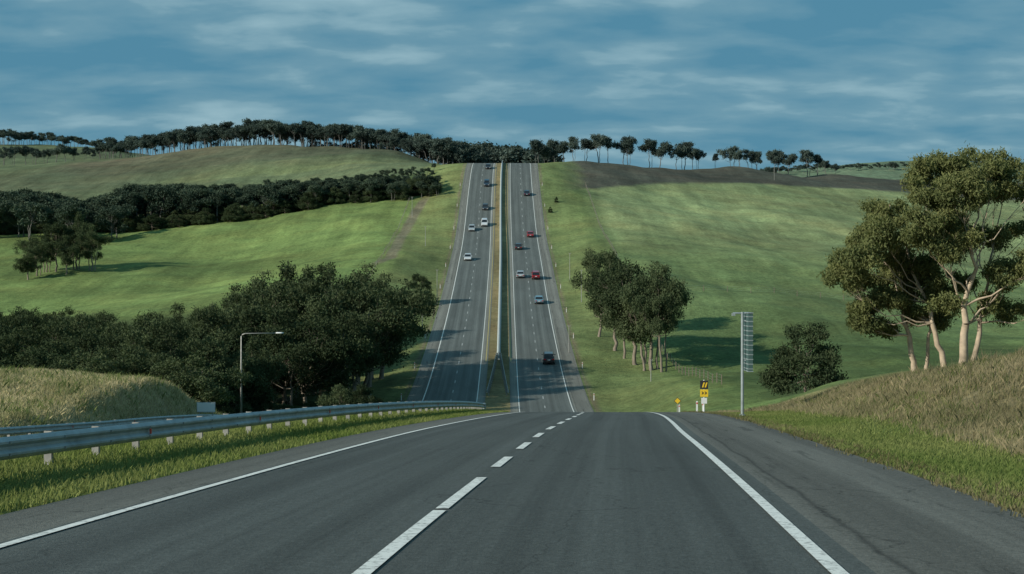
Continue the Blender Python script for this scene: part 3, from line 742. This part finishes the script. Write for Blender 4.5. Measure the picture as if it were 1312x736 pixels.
def car_mesh(kind,paintm):
    b=B(); suv=kind=='suv'; zs=1.22 if suv else 1.0; L=2.3 if suv else 2.25
    st=[(-L,.80,.42,.72),(-L+.08,.86,.28,.86),(-L+.45,.90,.22,.96),(-1.2,.91,.20,.95),(0,.91,.20,.92),(1.0,.91,.20,.90),(1.5,.90,.22,.82),(L-.2,.86,.24,.72),(L,.76,.34,.58)]
    rings=[]
    for yy,w,zb,zt in st:
        zb*=zs; zt*=zs; zm=(zb+zt)/2
        rings.append([(-w*.92,yy,zb),(-w,yy,zb+.1),(-w,yy,zm+.08),(-w*.9,yy,zt),(w*.9,yy,zt),(w,yy,zm+.08),(w,yy,zb+.1),(w*.92,yy,zb)])
    b.loft(rings,0)
    z0=.90*zs; z1=(1.44 if not suv else 1.74); rb=-L+.12 if suv else -L+.5; rt=-L+.42 if suv else -1.15
    fbq=1.05; ftq=.35
    def ring(z,ya,yb,w): 
        ym=(ya+yb)/2
        return [(-w,ya,z),(-w*1.02,ym,z),(-w,yb,z),(w,yb,z),(w*1.02,ym,z),(w,ya,z)]
    b.loft([ring(z0,rb,fbq,.82),ring(z1-.06,rt,ftq,.68)],1,False)
    b.loft([ring(z1-.06,rt-.03,ftq+.03,.70),ring(z1,rt+.15,ftq-.12,.62)],0)
    for s in(-1,1):
        for (ya,yb) in ((rb,rt),(fbq,ftq),((rb+fbq)/2-.1,(rt+ftq)/2-.1)):
            b.tube([(s*.825,ya,z0-.02),(s*.69,yb,z1-.05)],[.04,.035],5,0)
        b.box((s*1.0,.78,z0+.08),(.2,.12,.13),0)
        for wy in(-1.35,1.38):
            r=.36 if suv else .32
            b.tube([(s*.70,wy,r),(s*.925,wy,r)],[r,r],16,2); b.tube([(s*.90,wy,r),(s*.935,wy,r)],[r*.6,r*.55],12,5)
        b.box((s*.66,-L-.0,.74*zs),(.34,.06,.16),3); b.box((s*.60,L-.02,.56*zs),(.32,.10,.12),4)
    b.box((0,-L+.0,.42*zs),(1.5,.1,.18),2); b.box((0,L-.0,.36*zs),(1.3,.1,.16),2); b.box((0,-L-.03,.66*zs),(.4,.03,.12),4)
    return b.mesh('car',[paintm,glass,black,tail,headl,steel])
cols={'navy':(.02,.035,.06),'white':(.65,.68,.7),'blue':(.16,.30,.38),'red':(.30,.02,.03),'dark':(.03,.03,.035),'silver':(.4,.44,.46)}
cm_={}
for k,v in cols.items(): cm_[k]=carpaint('car_paint_'+k,v)
yy_=np.arange(192,515,.25); pyr=368-F*ZR(yy_)/yy_
def depth_at(py): return float(yy_[np.argmin(np.abs(pyr-py))])
cars=[(700,465,'r','dark','suv'),(683,388,'r','blue','sedan'),(676,355,'r','silver','sedan'),(694,357,'r','red','suv'),(673,303,'r','red','sedan'),(657,319,'r','dark','sedan'),(668,250,'r','navy','sedan'),
      (600,333,'l','white','sedan'),(623,289,'l','white','suv'),(612,295,'l','silver','sedan'),(626,268,'l','dark','sedan'),(626,238,'l','navy','suv'),(628,216,'l','dark','sedan')]
cache={}
for px,py,side,colr,kind in cars:
    d=depth_at(py); x=(px-656)/F*d
    cx=float(C(d)) if side=='r' else float(CL(d))+.7
    x=cx+(1.72 if x>cx else -1.72)
    key=(colr,kind)
    if key not in cache: cache[key]=car_mesh(kind,cm_[colr])
    o=obj('suv_car' if kind=='suv' else 'sedan_car',cache[key])
    sl=float(ZR(d+1)-ZR(d-1))/2; a=math.atan(sl)
    o.location=(x,d,float(ZR(d))+.01)
    o.rotation_euler=(a,0,0) if side=='r' else (-a,0,math.pi)

# ---------------------------------------------------------------- sky and sun
SX,SY,EL=-1.0,-.55,math.radians(24)
w=bpy.data.worlds.new('World'); scene.world=w; w.use_nodes=True; nt=w.node_tree; bg=nt.nodes['Background']
sky=N(nt,'ShaderNodeTexSky',sky_type='NISHITA'); sky.sun_disc=False; sky.sun_elevation=EL; sky.sun_rotation=math.atan2(SX,SY)%(2*math.pi)
g=N(nt,'ShaderNodeTexCoord').outputs['Generated']; sp=N(nt,'ShaderNodeSeparateXYZ'); nt.links.new(g,sp.inputs[0])
zz=math_(nt,'ADD',math_(nt,'MAXIMUM',sp.outputs[2],0.0),.20)
cx=math_(nt,'DIVIDE',sp.outputs[0],zz); cy=math_(nt,'DIVIDE',sp.outputs[1],zz)
cb=N(nt,'ShaderNodeCombineXYZ'); nt.links.new(cx,cb.inputs[0]); nt.links.new(cy,cb.inputs[1])
n1=noise(nt,mapping(nt,cb.outputs[0],(4.2,6.2,1),(0,0,.05)),1.0,6,.5,.15)
n2=noise(nt,mapping(nt,cb.outputs[0],(1.4,3.0,1),(0,0,-.1)),1.0,3,.5,.0)
s_=math_(nt,'ADD',math_(nt,'MULTIPLY',n1,.56),math_(nt,'MULTIPLY',n2,.44))
cf=mapr(nt,s_,.40,.56,0,1)
cloud=mix(nt,cf,(.75,2.40,3.55),(1.60,3.25,4.15))
hl=mapr(nt,s_,.53,.66,0,.9)
cloud=mix(nt,hl,cloud,(3.1,4.9,5.6))
final=mix(nt,.95,sky.outputs[0],cloud)
nt.links.new(final,bg.inputs[0]); bg.inputs[1].default_value=.1
sd=bpy.data.lights.new('sun','SUN'); sd.energy=4.8; sd.angle=math.radians(.6); sd.color=(1,.93,.80)
so=bpy.data.objects.new('sun',sd); scene.collection.objects.link(so)
hv=Vector((SX,SY,0)).normalized(); dirv=Vector((hv.x*math.cos(EL),hv.y*math.cos(EL),math.sin(EL)))
so.rotation_euler=dirv.to_track_quat('Z','Y').to_euler(); so.location=(-50,-20,60)

cam=bpy.data.cameras.new('camera'); cam.sensor_width=36; cam.lens=F/1312*36; cam.clip_start=.1; cam.clip_end=12000
co=bpy.data.objects.new('camera',cam); scene.collection.objects.link(co); co.rotation_euler=(math.pi/2,0,0); co.location=(0,0,0)
scene.camera=co
print('OK')
